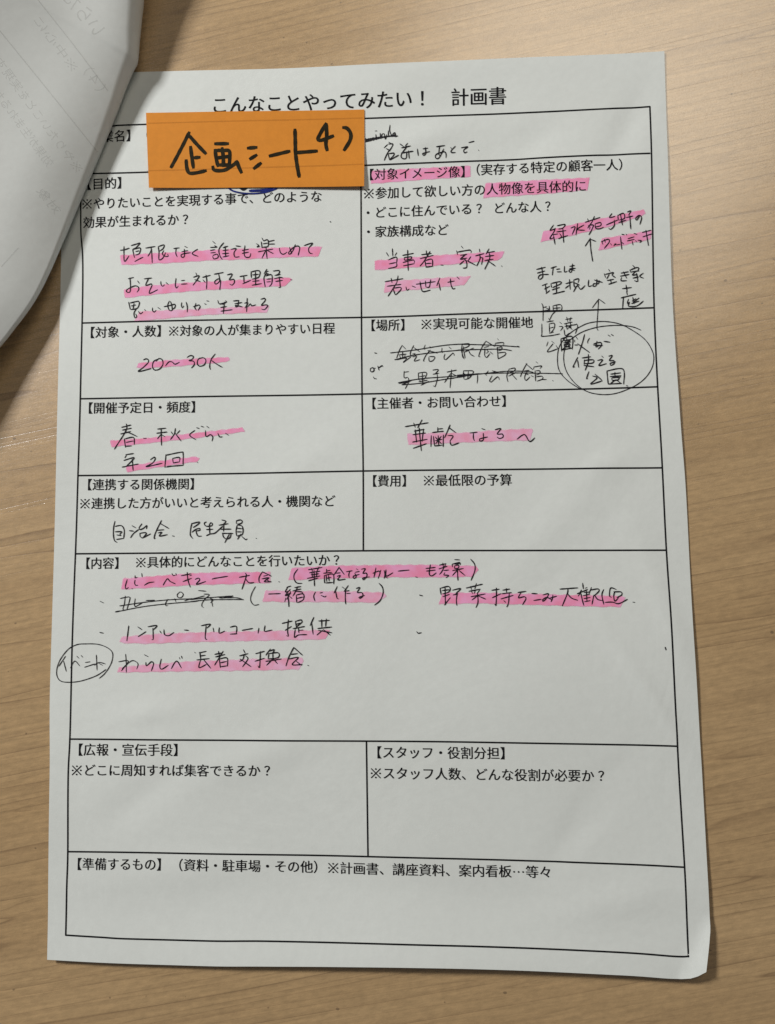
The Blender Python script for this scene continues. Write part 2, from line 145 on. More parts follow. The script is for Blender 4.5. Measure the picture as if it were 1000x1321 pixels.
 'ウッドデッキ': '1592,1654 1597,1633|1608,1666 1614,1645|1588,1650 1632,1665 1640,1648 1606,1605|1647,1635 1654,1625|1671,1630 1684,1633 1667,1619|1683,1625 1708,1628|1713,1678 1719,1595|1720,1640 1732,1630|1722,1695 1738,1692|1750,1696 1754,1689|1761,1664 1801,1675|1756,1649 1801,1658|1788,1646 1792,1621|1802,1698 1820,1691|1810,1650 1815,1641|1825,1652 1849,1646 1836,1636',
 'upper arrow': '1855,1703 1912,1716|1858,1673 1915,1691|1879,1717 1892,1614|1516,1678 1518,1607 1528,1521|1516,1674 1482,1625|1520,1669 1551,1655',
 'または': '1161,1480 1219,1493|1165,1455 1214,1468|1194,1494 1201,1433 1180,1412 1170,1421 1185,1442 1238,1444|1255,1485 1292,1496|1271,1493 1263,1439|1291,1476 1313,1479|1295,1459 1323,1459|1344,1495 1343,1457 1360,1461|1377,1493 1409,1498|1376,1477 1415,1479|1397,1509 1388,1455 1372,1460 1380,1472 1408,1465',
 '理想は空き家+庭': '1195,1370 1228,1382|1216,1378 1222,1319|1209,1346 1244,1364|1218,1315 1243,1335|1252,1381 1256,1356|1256,1383 1313,1393 1317,1379 1264,1355|1289,1388 1287,1317|1259,1339 1308,1354|1263,1311 1340,1328|1349,1378 1394,1389|1374,1406 1377,1339|1369,1365 1345,1347|1402,1401 1405,1355 1430,1362|1402,1401 1435,1408 1429,1383|1402,1384 1438,1366|1422,1363 1398,1322|1426,1367 1445,1337 1474,1361|1499,1397 1496,1356 1518,1359|1535,1396 1587,1378|1552,1400 1546,1358 1526,1355 1531,1371 1559,1370 1567,1391|1630,1463 1637,1450|1601,1435 1608,1410|1609,1431 1661,1441 1649,1425|1633,1430 1616,1401|1649,1425 1672,1407|1619,1389 1660,1396|1640,1396 1643,1375|1627,1364 1679,1380|1709,1435 1757,1443|1704,1415 1761,1425|1725,1443 1744,1401|1712,1406 1708,1385 1743,1384|1786,1484 1798,1472|1766,1454 1773,1437|1770,1454 1810,1469 1826,1464 1818,1452|1777,1441 1825,1447|1805,1444 1781,1420 1813,1423|1784,1399 1820,1406|1809,1431 1815,1377 1795,1382|1853,1430 1828,1410 1852,1397|1714,1331 1774,1337|1739,1355 1745,1310|1704,1270 1801,1291|1741,1314 1745,1289|1720,1277 1712,1195|1752,1260 1743,1231 1759,1239 1750,1214 1802,1212 1847,1244|1780,1271 1787,1229|1800,1262 1775,1246|1820,1265 1783,1238|1771,1230 1819,1245',
 '与野道満公園': '1189,1250 1197,1225 1194,1134|1196,1221 1221,1229|1196,1200 1237,1207 1213,1221|1237,1232 1240,1195|1262,1232 1263,1194|1262,1232 1310,1239 1320,1217 1309,1197 1265,1198|1286,1235 1287,1199|1261,1215 1310,1218|1188,1200 1317,1201|1281,1198 1256,1174 1239,1141|1218,1125 1263,1132|1231,1149 1243,1128|1234,1112 1235,1054|1234,1112 1267,1115 1266,1082 1241,1049|1236,1083 1262,1089|1233,1049 1261,1057|1186,1113 1184,1042 1179,1030 1244,1033 1301,1043|1303,1122 1315,1110|1298,1093 1323,1089 1306,1064|1340,1138 1385,1145|1349,1154 1356,1121|1377,1153 1368,1125|1331,1109 1384,1120|1343,1113 1350,1071|1372,1116 1375,1079|1335,1092 1412,1103|1330,1072 1337,1030 1362,1046|1351,1100 1383,1070|1383,1103 1352,1075|1412,1107 1419,1090 1402,1041|1223,992 1212,963|1247,995 1263,982|1255,978 1217,925 1286,944|1275,965 1290,940',
 '火が使える公園': '1308,1010 1310,927|1310,1010 1381,1022 1379,938|1310,935 1377,946|1328,997 1369,1004|1345,1013 1346,988|1324,982 1372,988|1327,972 1364,975 1359,959 1331,956 1327,972|1343,959 1318,941|1347,959 1367,942|1324,1006 1367,950|1364,1000 1327,960|1397,999 1396,987|1462,1035 1448,985 1418,903|1396,966 1416,966|1416,974 1447,948 1490,914|1493,1009 1481,989 1480,976|1520,971 1564,978 1568,957 1547,935|1541,987 1532,950 1548,954|1516,963 1576,957|1585,985 1624,978|1614,1026 1626,1017|1634,1029 1647,1021|1413,883 1379,817 1391,821|1412,862 1417,816|1441,878 1497,885|1457,865 1452,836|1453,861 1513,864 1508,843 1456,840|1482,902 1480,852 1458,795|1451,828 1515,818|1569,887 1577,878|1540,859 1573,862 1547,825 1596,836|1613,885 1637,889 1616,856 1644,855 1647,835 1623,823 1619,836 1656,847|1482,786 1464,737 1473,741|1521,768 1564,726|1505,756 1533,743 1491,703 1564,722',
 'lower arrow': '1598,787 1603,700|1598,787 1701,796 1702,697|1603,700 1690,702|1621,765 1685,772|1649,777 1648,752|1616,749 1688,753|1628,740 1672,743 1669,727 1631,724 1628,740|1651,727 1619,704|1655,727 1682,706|1664,739 1684,745',
 'circle round the park note': '1717,688 1729,684 1721,678|1559,1268 1553,1189 1543,1074 1553,1061|1559,1265 1517,1211|1561,1268 1600,1237|1417,1003 1401,1028|1825,1051 1775,1074 1704,1087 1624,1088 1544,1080 1463,1058 1405,1028 1360,992 1330,939 1322,864 1338,790 1380,722 1430,676 1489,645 1568,631 1640,635 1712,656 1792,694 1849,742 1887,802 1900,863 1891,913 1858,976 1805,1027 1719,1084 1656,1107 1577,1118 1496,1111 1439,1089 1374,1050 1320,997 1290,940 1281,857 1294,791 1340,732 1403,685 1438,667',
 'bullets and or': '81,949 96,946|52,844 52,827 65,821 77,833 69,850 52,844|77,846 85,846|102,859 109,832|105,846 132,863 134,855|71,787 78,775 91,774',
 '鈴谷公民館 (crossed out)': '265,996 244,958 227,909|265,995 288,970|244,951 287,955|240,931 291,936|267,957 267,906|247,924 253,910|284,930 277,913|227,899 293,909 270,880 320,915|341,993 317,939 330,918|341,979 381,949|331,935 351,938 340,928|334,915 360,921 343,887 380,896|418,994 408,970 414,963|448,983 455,973|451,959 420,922 403,885 410,885|434,956 497,937|440,912 443,884 466,887 480,911 444,915|558,807 621,819|588,823 576,701|581,796 540,736|591,796 630,774|564,762 604,765|235,744 385,767 544,775 677,785|261,729 384,737 544,759 677,776|238,738 311,752|662,992 656,948 671,893|662,992 708,994 701,976 665,962|672,937 736,964|701,954 714,924 739,908|819,1009 790,966 767,905 778,904|819,1007 872,971|804,966 836,972|811,958 807,914 820,898 842,924|818,951 832,939 818,925|843,935 860,920|894,1021 901,1012|879,989 875,971|879,992 933,995 929,980|890,967 895,886|893,963 921,966 917,948 896,941|896,926 942,929 941,911 895,886|1082,852 1052,799 1037,763|1075,849 1119,808|1066,802 1095,805|1080,794 1065,762 1072,737 1100,761|1076,780 1090,776|1108,768 1122,761',
 '与野本町公民館 (crossed out)': '528,970 526,940 534,943|574,976 589,962|547,929 540,906 550,890 600,934 607,917|276,821 275,777 298,779|279,814 306,817|258,729 325,758|302,776 305,749 281,702|369,805 371,761 381,754|369,805 412,810 425,800 408,766 378,764|395,804 397,726|375,781 415,787|371,747 428,756|384,723 438,749|465,823 502,825 478,795|465,795 505,801|492,798 494,764 477,710 467,717|184,946 348,962 548,988 681,993|213,899 347,928 514,944 680,954|671,976 660,936 663,902|670,949 679,898|630,993 772,985 915,975 1035,963 1021,968|629,953 772,953 914,951 985,939|666,813 668,758|669,813 726,811 729,797 704,764 672,754|698,808 693,757|669,784 719,790|662,795 711,775|733,789 768,792|758,785 757,749 753,727|829,808 811,783 818,776|854,808 893,796|853,775 835,739 845,732 889,767 899,748|964,816 949,772 955,732|964,816 1003,822 999,804 956,787|959,769 1009,793|981,782 1012,745|1142,860 1152,851|1127,826 1123,811|1127,826 1177,832 1165,814|1133,800 1135,731|1137,800 1165,799 1161,781 1136,771|1139,760 1178,763 1181,745 1145,731|626,774 768,788 946,802 1080,798 1122,790|626,785 768,790 981,790 1193,782 1312,776|640,773 733,787|1177,741 1206,740|1245,732 1250,730',
 'バーベキュー大会': '-1576,-532 -1588,-575 -1584,-594 -1568,-585|-1523,-507 -1523,-522 -1508,-518|-1479,-493 -1476,-515|-1523,-536 -1526,-557 -1517,-572 -1504,-570|-1544,-591 -1540,-593|-1460,-571 -1431,-555 -1395,-550|-1334,-572 -1306,-530 -1289,-546 -1252,-564|-1275,-496 -1267,-509 -1253,-507|-1249,-496 -1245,-507|-1213,-511 -1147,-499|-1201,-550 -1147,-530|-1173,-489 -1167,-540 -1152,-586|-1155,-511 -1144,-508|-1155,-532 -1144,-529|-1119,-536 -1097,-528 -1088,-540 -1111,-569 -1049,-551|-1006,-536 -988,-531 -901,-518|-825,-526 -756,-514|-785,-498 -778,-519 -807,-604|-781,-537 -760,-562 -727,-561|-671,-492 -692,-527 -692,-559 -684,-563|-670,-492 -613,-520|-663,-520 -638,-515|-674,-538 -627,-531 -659,-556 -613,-556|-648,-542 -627,-553|-563,-557 -558,-559',
 'カレーパーティー (crossed out)': '-1759,-673 -1734,-684|-1624,-656 -1562,-646 -1558,-664 -1576,-728|-1588,-639 -1594,-692 -1603,-728 -1579,-732|-1521,-657 -1526,-700 -1521,-711 -1473,-686|-1448,-671 -1390,-669|-1299,-663 -1317,-691 -1313,-708 -1302,-704|-1255,-660 -1248,-681|-1223,-618 -1239,-635 -1233,-653 -1211,-653 -1198,-634 -1212,-618 -1226,-619|-1627,-705 -1466,-683 -1284,-667 -1102,-662|-1656,-745 -1466,-711 -1284,-692 -1102,-679|-1653,-742 -1620,-736|-1189,-675 -1139,-660|-1098,-609 -1047,-614|-1060,-633 -1024,-636 -1045,-658|-1045,-654 -1071,-690 -1073,-714 -1063,-720|-1154,-668 -1096,-654 -1056,-644|-1020,-662 -998,-669 -1016,-690|-1009,-673 -1002,-714|-1154,-682 -1045,-671 -901,-670 -796,-671|-1154,-668 -1045,-658 -868,-647 -937,-659|-958,-659 -843,-659 -796,-673|-717,-587 -742,-633 -749,-675 -728,-707 -695,-704',
 '(一緒に作る)': '-631,-637 -552,-635|-502,-589 -520,-625 -491,-616|-488,-607 -520,-649 -484,-636|-502,-642 -497,-720|-516,-663 -524,-688|-488,-657 -477,-667|-459,-597 -434,-594|54,-510 94,-496 100,-511 87,-543|74,-475 67,-510 60,-537|-511,-595 -484,-586|-511,-645 -498,-635 -494,-655|-498,-668 -498,-720|-484,-622 -511,-674|-454,-596 -418,-590|-471,-619 -418,-606|-438,-590 -458,-632 -471,-652|-454,-622 -412,-626 -405,-642|-448,-645 -445,-694|-445,-645 -402,-639 -402,-675 -438,-694|-445,-668 -405,-659|-322,-627 -334,-653 -326,-686|-293,-634 -276,-631|-286,-650 -260,-660 -253,-654|-180,-593 -201,-635|-191,-622 -181,-671 -171,-674|-148,-596 -134,-606|-108,-587 -135,-626|-125,-613 -128,-659 -126,-707|-121,-623 -102,-620|-118,-639 -95,-639|-56,-607 -32,-601 -49,-633 -20,-634 -13,-656 -33,-673 -40,-666 -3,-653',
 '(華齢なるカレーも考案)': '-437,-477 -461,-511 -461,-544 -444,-567 -411,-570|-368,-482 -278,-468|-348,-473 -341,-492|-298,-465 -312,-490|-361,-502 -292,-492|-351,-515 -299,-509|-375,-538 -292,-523|-345,-496 -342,-532|-312,-493 -315,-529|-331,-486 -329,-588|-368,-554 -305,-536|-269,-506 -216,-501|-249,-480 -249,-503|-249,-492 -226,-487|-264,-520 -263,-569|-252,-516 -249,-559|-259,-520 -206,-514 -203,-576|-249,-539 -220,-533|-236,-520 -233,-556|-256,-569 -210,-566|-166,-468 -200,-517|-166,-470 -134,-515|-186,-507 -160,-504|-180,-527 -157,-522 -177,-550 -127,-546|-120,-498 -81,-492|-97,-495 -104,-518 -101,-535|-54,-480 -44,-486|-61,-502 -35,-497|-64,-509 -55,-532 -71,-542 -74,-528 -35,-516|-21,-483 5,-480 -12,-510 11,-508 14,-529 -9,-552 -15,-542 4,-536 31,-533|93,-575 115,-602 118,-642 98,-687 62,-716|127,-492 133,-518 126,-544|140,-488 136,-537 149,-541|99,-507 106,-490|138,-490 138,-529 148,-529 184,-508|218,-498 251,-495 290,-492|331,-537 342,-539|399,-483 459,-477|402,-500 459,-494|428,-459 420,-518 437,-531 465,-512|487,-463 529,-453|508,-449 512,-474|483,-487 536,-471|526,-460 501,-505 486,-522|515,-498 546,-495|521,-512 514,-526 546,-530 528,-544|586,-428 617,-430|568,-460 571,-474|570,-457 617,-447 620,-461|585,-457 617,-454|585,-468 610,-464 609,-482 585,-485 585,-468|571,-499 641,-486|602,-485 604,-562|599,-499 570,-530|613,-499 650,-531|689,-427 713,-459 714,-501 688,-563',
 '野菜持ちこみ大歓迎': '354,-654 375,-659|488,-610 494,-652|492,-611 541,-600 554,-618 540,-638 505,-648|520,-607 521,-718|502,-627 547,-621|505,-666 547,-652|514,-720 553,-673|568,-625 621,-615 589,-646|571,-656 603,-649|599,-642 592,-688 594,-722|656,-612 761,-588|684,-602 690,-622|722,-583 711,-616|673,-633 746,-620|690,-636 697,-647|715,-626 707,-647|742,-626 725,-647|686,-668 777,-651|728,-647 730,-703 716,-737|724,-665 692,-689|735,-665 779,-684|333,-889 342,-899 363,-895|819,-628 867,-621|849,-613 848,-676 843,-728 836,-717|822,-676 878,-650|889,-628 934,-621|912,-617 913,-643|885,-651 945,-644|877,-684 955,-662|930,-651 925,-707 913,-735|895,-695 906,-706|985,-644 1037,-637|1004,-648 988,-678 1026,-671 1036,-685 1013,-722|1074,-651 1109,-653|1085,-696 1132,-689|1145,-661 1180,-654 1164,-685 1143,-702 1140,-693 1168,-677 1200,-694|1207,-662 1203,-686 1194,-705|1187,-682 1231,-670|1252,-625 1365,-618|1303,-620 1298,-655 1264,-732|1301,-655 1324,-683 1362,-697|1360,-656 1427,-629|1397,-589 1400,-625|1412,-621 1424,-617|1388,-632 1367,-671|1383,-652 1393,-703 1400,-731|1403,-648 1434,-645|1398,-668 1438,-660|1419,-640 1420,-703|1402,-687 1441,-680|1405,-707 1440,-700|1451,-617 1434,-656|1446,-633 1493,-626 1497,-641 1464,-672|1465,-665 1451,-723|1469,-665 1487,-692 1514,-700|1528,-630 1515,-665 1525,-724|1606,-631 1571,-622 1562,-673 1573,-681|1598,-642 1589,-670 1595,-705 1619,-682|1590,-646 1636,-647 1639,-666 1608,-682|1533,-712 1580,-711 1618,-721 1673,-694|1707,-712 1719,-714',
 'ノンアルアルコール提供': '-1759,-878 -1735,-882|-1563,-836 -1574,-934|-1501,-843 -1475,-861|-1498,-907 -1447,-875|-1433,-843 -1373,-835 -1396,-862|-1400,-853 -1397,-926 -1406,-928|-1353,-871 -1344,-885|-1326,-862 -1321,-894 -1293,-902 -1260,-881|-1190,-866 -1162,-868|-1078,-839 -1016,-829 -1039,-854|-1045,-839 -1050,-919 -1039,-928|-998,-854 -993,-880|-957,-852 -957,-888 -921,-875|-885,-850 -844,-845 -844,-891|-885,-895 -839,-893|-806,-871 -736,-859|-695,-857 -700,-890|-654,-842 -659,-877 -639,-877 -608,-870|-542,-828 -476,-813|-501,-803 -506,-873 -501,-913 -512,-908|-522,-873 -481,-848|-455,-814 -448,-854|-455,-816 -415,-806 -410,-819 -445,-849|-448,-834 -420,-826|-471,-863 -395,-849|-435,-859 -432,-889|-430,-874 -405,-872|-456,-869 -461,-919 -435,-904 -380,-902|-334,-790 -359,-844|-349,-825 -339,-900|-303,-815 -233,-811|-283,-805 -283,-855|-253,-801 -258,-850|-309,-863 -218,-854|-278,-875 -314,-905|-273,-870 -228,-906|-304,-875 -218,-891',
 'イベント in a circle': '-1991,-1032 -2037,-1100|-2004,-1064 -1984,-1132|-1956,-1110 -1928,-1064 -1894,-1096|-1914,-1032 -1900,-1046|-1884,-1028 -1874,-1039|-1857,-1074 -1823,-1069|-1861,-1105 -1790,-1083|-1781,-1024 -1775,-1124|-1795,-1092 -1762,-1074 -1719,-1083|-1766,-1078 -1738,-1092|-1760,-1178 -1723,-1147 -1690,-1101 -1672,-1056 -1672,-1010 -1706,-978 -1772,-955 -1858,-952 -1915,-957 -1972,-986 -2024,-1050 -2048,-1114 -2045,-1164 -2016,-1196 -1949,-1202 -1874,-1192 -1779,-1160 -1713,-1119|-1582,-1020 -1577,-1083 -1576,-1138|-1629,-1070 -1563,-1065 -1609,-1129|-1605,-1115 -1544,-1065 -1511,-1070 -1497,-1088 -1506,-1118',
 'わらしべ長者交換会': '-1455,-1025 -1431,-1037|-1445,-1075 -1440,-1097 -1408,-1070 -1393,-1084 -1407,-1129|-1342,-1053 -1351,-1102 -1337,-1119 -1295,-1094|-1274,-1116 -1240,-1067 -1207,-1112|-1221,-1044 -1219,-1053|-1208,-1035 -1203,-1049|-1090,-1015 -1044,-1005|-1085,-1010 -1080,-1055|-1083,-1035 -1049,-1030|-1105,-1060 -1023,-1052|-1080,-1060 -1090,-1110 -1043,-1090|-1059,-1060 -1012,-1115|-987,-1025 -936,-1015|-962,-1005 -956,-1035|-982,-1042 -920,-1026|-931,-1005 -987,-1095|-956,-1055 -949,-1110|-956,-1055 -905,-1049 -902,-1101|-949,-1080 -908,-1071|-946,-1105 -900,-1099|-797,-996 -787,-1016|-823,-1036 -767,-1021|-792,-1031 -802,-1061 -823,-1071|-782,-1036 -767,-1056 -802,-1106|-818,-1056 -746,-1106|-716,-1022 -659,-1007|-685,-1007 -690,-1111 -700,-1101|-721,-1071 -659,-1052|-619,-992 -649,-1032|-629,-1007 -593,-997 -608,-1022|-629,-1022 -634,-1052|-629,-1022 -568,-1017 -568,-1047 -634,-1057|-603,-1022 -603,-1052|-649,-1072 -547,-1057|-603,-1057 -644,-1097|-598,-1057 -573,-1087|-466,-983 -497,-1043 -517,-1102|-466,-983 -410,-1033|-486,-1028 -441,-1023|-497,-1058 -436,-1048 -476,-1093 -411,-1093|-449,-1073 -416,-1098|-375,-1099 -368,-1101|-1121,-1011 -1114,-1015',
 'stray dot': '-211,1865 -208,1863',
 'stray tick': '1896,-997 1900,-1012',
}


# ------------------------------------------------------------ helpers
def nodes(m):
    m.use_nodes = True
    return m.node_tree.nodes, m.node_tree.links, m.node_tree.nodes['Principled BSDF']

def add_obj(name, me, mat, parent=None):
    o = bpy.data.objects.new(name, me)
    COL.objects.link(o)
    if mat: me.materials.append(mat)
    if parent: o.parent = parent
    return o

def tag(o, label=None, category=None, kind=None, group=None):
    if label: o['label'] = label
    if category: o['category'] = category
    if kind: o['kind'] = kind
    if group: o['group'] = group
    return o

def mesh(name, vs, fs, smooth=False):
    me = bpy.data.meshes.new(name)
    me.from_pydata([(x*MM, y*MM, z*MM) for x, y, z in vs], [], fs)
    me.update()
    if smooth:
        for p in me.polygons: p.use_smooth = True
    return me

def solid(o, t, offset=-1):
    m = o.modifiers.new('thickness', 'SOLIDIFY')
    m.thickness = t*MM; m.offset = offset

def sheet_mesh(name, grid, t, down=None):
    """a thin sheet with crisp cut edges: upper side, under side and rim have vertices of their own"""
    ny, nx = len(grid), len(grid[0])
    nrm = [[None]*nx for _ in range(ny)]
    for j in range(ny):
        for i in range(nx):
            a, b = Vector(grid[j][max(0, i-1)]), Vector(grid[j][min(nx-1, i+1)])
            c, d = Vector(grid[max(0, j-1)][i]), Vector(grid[min(ny-1, j+1)][i])
            n = (b-a).cross(c-d)
            nrm[j][i] = n.normalized() if n.length > 1e-9 else Vector((0, 0, 1))
    top = [tuple(p) for r in grid for p in r]
    bot = [tuple(Vector(grid[j][i])-nrm[j][i]*t) for j in range(ny) for i in range(nx)]
    K = ny*nx
    V = top+bot
    F = []
    for j in range(ny-1):
        for i in range(nx-1):
            a, b, c, d = j*nx+i, (j+1)*nx+i, (j+1)*nx+i+1, j*nx+i+1
            F.append((a, b, c, d)); F.append((K+d, K+c, K+b, K+a))
    ring = [i for i in range(nx)]+[j*nx+nx-1 for j in range(1, ny)]+[(ny-1)*nx+i for i in range(nx-2, -1, -1)]+[j*nx for j in range(ny-2, 0, -1)]
    m = len(V)
    V += [top[k] for k in ring]+[bot[k] for k in ring]
    n = len(ring)
    for k in range(n):
        q = (k+1) % n
        F.append((m+k, m+q, m+n+q, m+n+k))
    return mesh(name, V, F, True)

def pts_of(s):
    return [tuple(int(v)/20.0 for v in q.split(',')) for q in s.split()]

# ------------------------------------------------------------ materials
def mat_wood():
    m = bpy.data.materials.new('beige_wood_laminate')
    N, L, B = nodes(m)
    tc = N.new('ShaderNodeTexCoord')
    def mp(scale, rot=-0.185, loc=(0, 0, 0)):
        r = N.new('ShaderNodeMapping'); r.inputs['Rotation'].default_value = (0, 0, rot); r.inputs['Location'].default_value = loc
        s = N.new('ShaderNodeMapping'); s.inputs['Scale'].default_value = scale
        L.new(tc.outputs['Object'], r.inputs[0]); L.new(r.outputs[0], s.inputs[0]); return s.outputs[0]
    def noise(vec, detail=3, rough=0.5, dist=0.0, scale=1.0):
        n = N.new('ShaderNodeTexNoise'); n.inputs['Scale'].default_value = scale; n.inputs['Detail'].default_value = detail
        n.inputs['Roughness'].default_value = rough; n.inputs['Distortion'].default_value = dist
        L.new(vec, n.inputs['Vector']); return n.outputs[0]
    def ramp(v, stops, interp='LINEAR'):
        r = N.new('ShaderNodeValToRGB'); r.color_ramp.interpolation = interp
        e = r.color_ramp.elements
        e[0].position, e[0].color = stops[0][0], (*stops[0][1], 1)
        e[1].position, e[1].color = stops[1][0], (*stops[1][1], 1)
        for p, c in stops[2:]:
            x = e.new(p); x.color = (*c, 1)
        L.new(v, r.inputs[0]); return r.outputs[0]
    def mixc(f, a, b, mode='MIX'):
        x = N.new('ShaderNodeMix'); x.data_type = 'RGBA'; x.blend_type = mode
        for s, v in ((0, f), (6, a), (7, b)):
            if hasattr(v, 'links'): L.new(v, x.inputs[s])
            else: x.inputs[s].default_value = v
        return x.outputs[2]
    def mul(a, b, op='MULTIPLY'):
        x = N.new('ShaderNodeMath'); x.operation = op
        for s, v in ((0, a), (1, b)):
            if hasattr(v, 'links'): L.new(v, x.inputs[s])
            else: x.inputs[s].default_value = v
        return x.outputs[0]
    g = lambda v: (v, v, v)
    broad = ramp(noise(mp((5, 26, 1)), 3, 0.55, 0.4), [(0.3, (0.535, 0.350, 0.170)), (0.72, (0.635, 0.430, 0.220))])
    # growth rings: thin wandering darker lines, each sharp on one side and fading on the other
    def rings(scale, k, loc, lo):
        v = mul(noise(mp(scale, loc=loc), 2.0, 0.45, 0.15), k)
        v = mul(v, 1.0, 'FRACT')
        v = ramp(v, [(0.0, g(0)), (lo, g(0.06)), (0.90, g(0.35)), (0.955, g(1.0)), (0.975, g(0.2)), (1.0, g(0.0))])
        brk = ramp(noise(mp((7, 90, 1), loc=loc), 3, 0.6), [(0.30, g(0.0)), (0.52, g(1.0))])
        return mul(v, brk)
    l1 = rings((1.3, 48, 1), 13.0, (0, 0, 0), 0.62)
    l2 = rings((2.2, 75, 1), 19.0, (.31, .17, 0), 0.70)
    lf = mul(l1, mul(l2, 0.55), 'MAXIMUM')
    c1 = mixc(mul(lf, 0.62), broad, (0.215, 0.122, 0.060, 1))
    # fine fibres and pores
    fib = ramp(noise(mp((70, 900, 1)), 4, 0.65), [(0.3, g(0.80)), (0.7, g(1.13))])
    c2 = mixc(0.75, c1, fib, 'MULTIPLY')
    cloud = ramp(noise(mp((300, 620, 1)), 4, 0.7), [(0.3, g(0.84)), (0.7, g(1.15))])
    c3 = mixc(0.8, c2, cloud, 'MULTIPLY')
    spot = ramp(noise(mp((420, 520, 1), loc=(3, 1, 0)), 0, 0.5), [(0.84, g(0)), (0.88, g(1))])
    c4 = mixc(mul(spot, 0.55), c3, (0.10, 0.06, 0.035, 1))
    L.new(c4, B.inputs['Base Color'])
    sp = noise(mp((1500, 1900, 1)), 2, 0.7)
    rr = ramp(sp, [(0.3, g(0.18)), (0.7, g(0.34))])
    L.new(rr, B.inputs['Roughness'])
    B.inputs['Specular IOR Level'].default_value = 1.0
    B.inputs['Coat Weight'].default_value = 1.0; B.inputs['Coat IOR'].default_value = 1.9; B.inputs['Coat Roughness'].default_value = 0.28
    b1 = N.new('ShaderNodeBump'); b1.inputs['Strength'].default_value = 1.0; b1.inputs['Distance'].default_value = 0.00004
    L.new(noise(mp((1300, 1900, 1), loc=(1, 2, 0)), 3, 0.75), b1.inputs['Height'])
    b2 = N.new('ShaderNodeBump'); b2.inputs['Strength'].default_value = 0.25; b2.inputs['Distance'].default_value = 0.0001; b2.invert = True
    L.new(lf, b2.inputs['Height']); L.new(b1.outputs[0], b2.inputs['Normal'])
    L.new(b2.outputs[0], B.inputs['Normal'])
    return m

def mat_paper(name, col, bump=1.0, mott=0.025):
    m = bpy.data.materials.new(name)
    N, L, B = nodes(m)
    tc = N.new('ShaderNodeTexCoord')
    n = N.new('ShaderNodeTexNoise'); n.inputs['Scale'].default_value = 420; n.inputs['Detail'].default_value = 5; n.inputs['Roughness'].default_value = 0.7
    L.new(tc.outputs['Object'], n.inputs['Vector'])
    r = N.new('ShaderNodeValToRGB')
    e = r.color_ramp.elements
    e[0].position, e[0].color = 0.3, tuple(c*(1-mott) for c in col)+(1,)
    e[1].position, e[1].color = 0.7, tuple(min(1, c*(1+mott)) for c in col)+(1,)
    L.new(n.outputs[0], r.inputs[0]); L.new(r.outputs[0], B.inputs['Base Color'])
    B.inputs['Roughness'].default_value = 0.72
    B.inputs['Specular IOR Level'].default_value = 0.25
    n2 = N.new('ShaderNodeTexNoise'); n2.inputs['Scale'].default_value = 16; n2.inputs['Detail'].default_value = 5; n2.inputs['Distortion'].default_value = 0.6
    L.new(tc.outputs['Object'], n2.inputs['Vector'])
    b1 = N.new('ShaderNodeBump'); b1.inputs['Strength'].default_value = 0.35*bump; b1.inputs['Distance'].default_value = 0.002
    L.new(n2.outputs[0], b1.inputs['Height'])
    n3 = N.new('ShaderNodeTexNoise'); n3.inputs['Scale'].default_value = 1600; n3.inputs['Detail'].default_value = 2
    L.new(tc.outputs['Object'], n3.inputs['Vector'])
    b2 = N.new('ShaderNodeBump'); b2.inputs['Strength'].default_value = 0.25*bump; b2.inputs['Distance'].default_value = 0.00006
    L.new(n3.outputs[0], b2.inputs['Height']); L.new(b1.outputs[0], b2.inputs['Normal'])
    L.new(b2.outputs[0], B.inputs['Normal'])
    return m

def mat_ink(name, col, rough=0.55, vary=0.0, scale=600, alpha=1.0, spec=0.3):
    m = bpy.data.materials.new(name)
    N, L, B = nodes(m)
    B.inputs['Roughness'].default_value = rough
    B.inputs['Specular IOR Level'].default_value = spec
    B.inputs['Alpha'].default_value = alpha
    tc = N.new('ShaderNodeTexCoord')
    n = N.new('ShaderNodeTexNoise'); n.inputs['Scale'].default_value = scale; n.inputs['Detail'].default_value = 3
    L.new(tc.outputs['Object'], n.inputs['Vector'])
    r = N.new('ShaderNodeValToRGB'); e = r.color_ramp.elements
    e[0].position, e[0].color = 0.35, (*[c*(1-vary) if c < 0.99 else c for c in col], 1)
    e[1].position, e[1].color = 0.65, (*[min(1, c*(1+vary)) for c in col], 1)
    L.new(n.outputs[0], r.inputs[0]); L.new(r.outputs[0], B.inputs['Base Color'])
    return m

M_WOOD = mat_wood()
M_PAPER = mat_paper('white_copy_paper', (0.785, 0.815, 0.785))
M_BACK = mat_paper('white_copy_paper_back', (0.735, 0.755, 0.73), 0.8)
M_ORANGE = mat_paper('orange_sticky_paper', (0.76, 0.275, 0.028), 0.5, 0.05)
M_TONER = mat_ink('black_toner', (0.010, 0.010, 0.012), 0.7, 0.3, spec=0.1)
M_PEN = mat_ink('black_ballpoint_ink', (0.015, 0.014, 0.019), 0.6, 0.5, 900, spec=0.1)
M_MARK = mat_ink('black_marker_ink', (0.022, 0.017, 0.007), 0.7, 0.35, 500, spec=0.1)
M_BLUE = mat_ink('blue_pen_ink', (0.012, 0.022, 0.17), 0.6, 0.3, spec=0.1)
M_PINK = mat_ink('pink_highlighter_ink', (1.0, 0.385, 0.62), 0.7, 0.15, 260, alpha=0.94, spec=0.1)
M_PINK_LIGHT = mat_ink('light_pink_highlighter_ink', (1.0, 0.50, 0.70), 0.7, 0.15, 260, alpha=0.90, spec=0.1)
M_PINK2 = mat_ink('pink_highlighter_ink_fringe', (1.0, 0.50, 0.70), 0.7, 0.06, 220, alpha=0.40, spec=0.1)
M_GHOST = mat_ink('print_showing_through', (0.48, 0.48, 0.46), 0.75, 0.12, 300, alpha=0.17, spec=0.1)

M_UNDER = mat_ink('line_under_the_note', (0.30, 0.11, 0.02), 0.7, 0.1, alpha=0.16, spec=0.1)

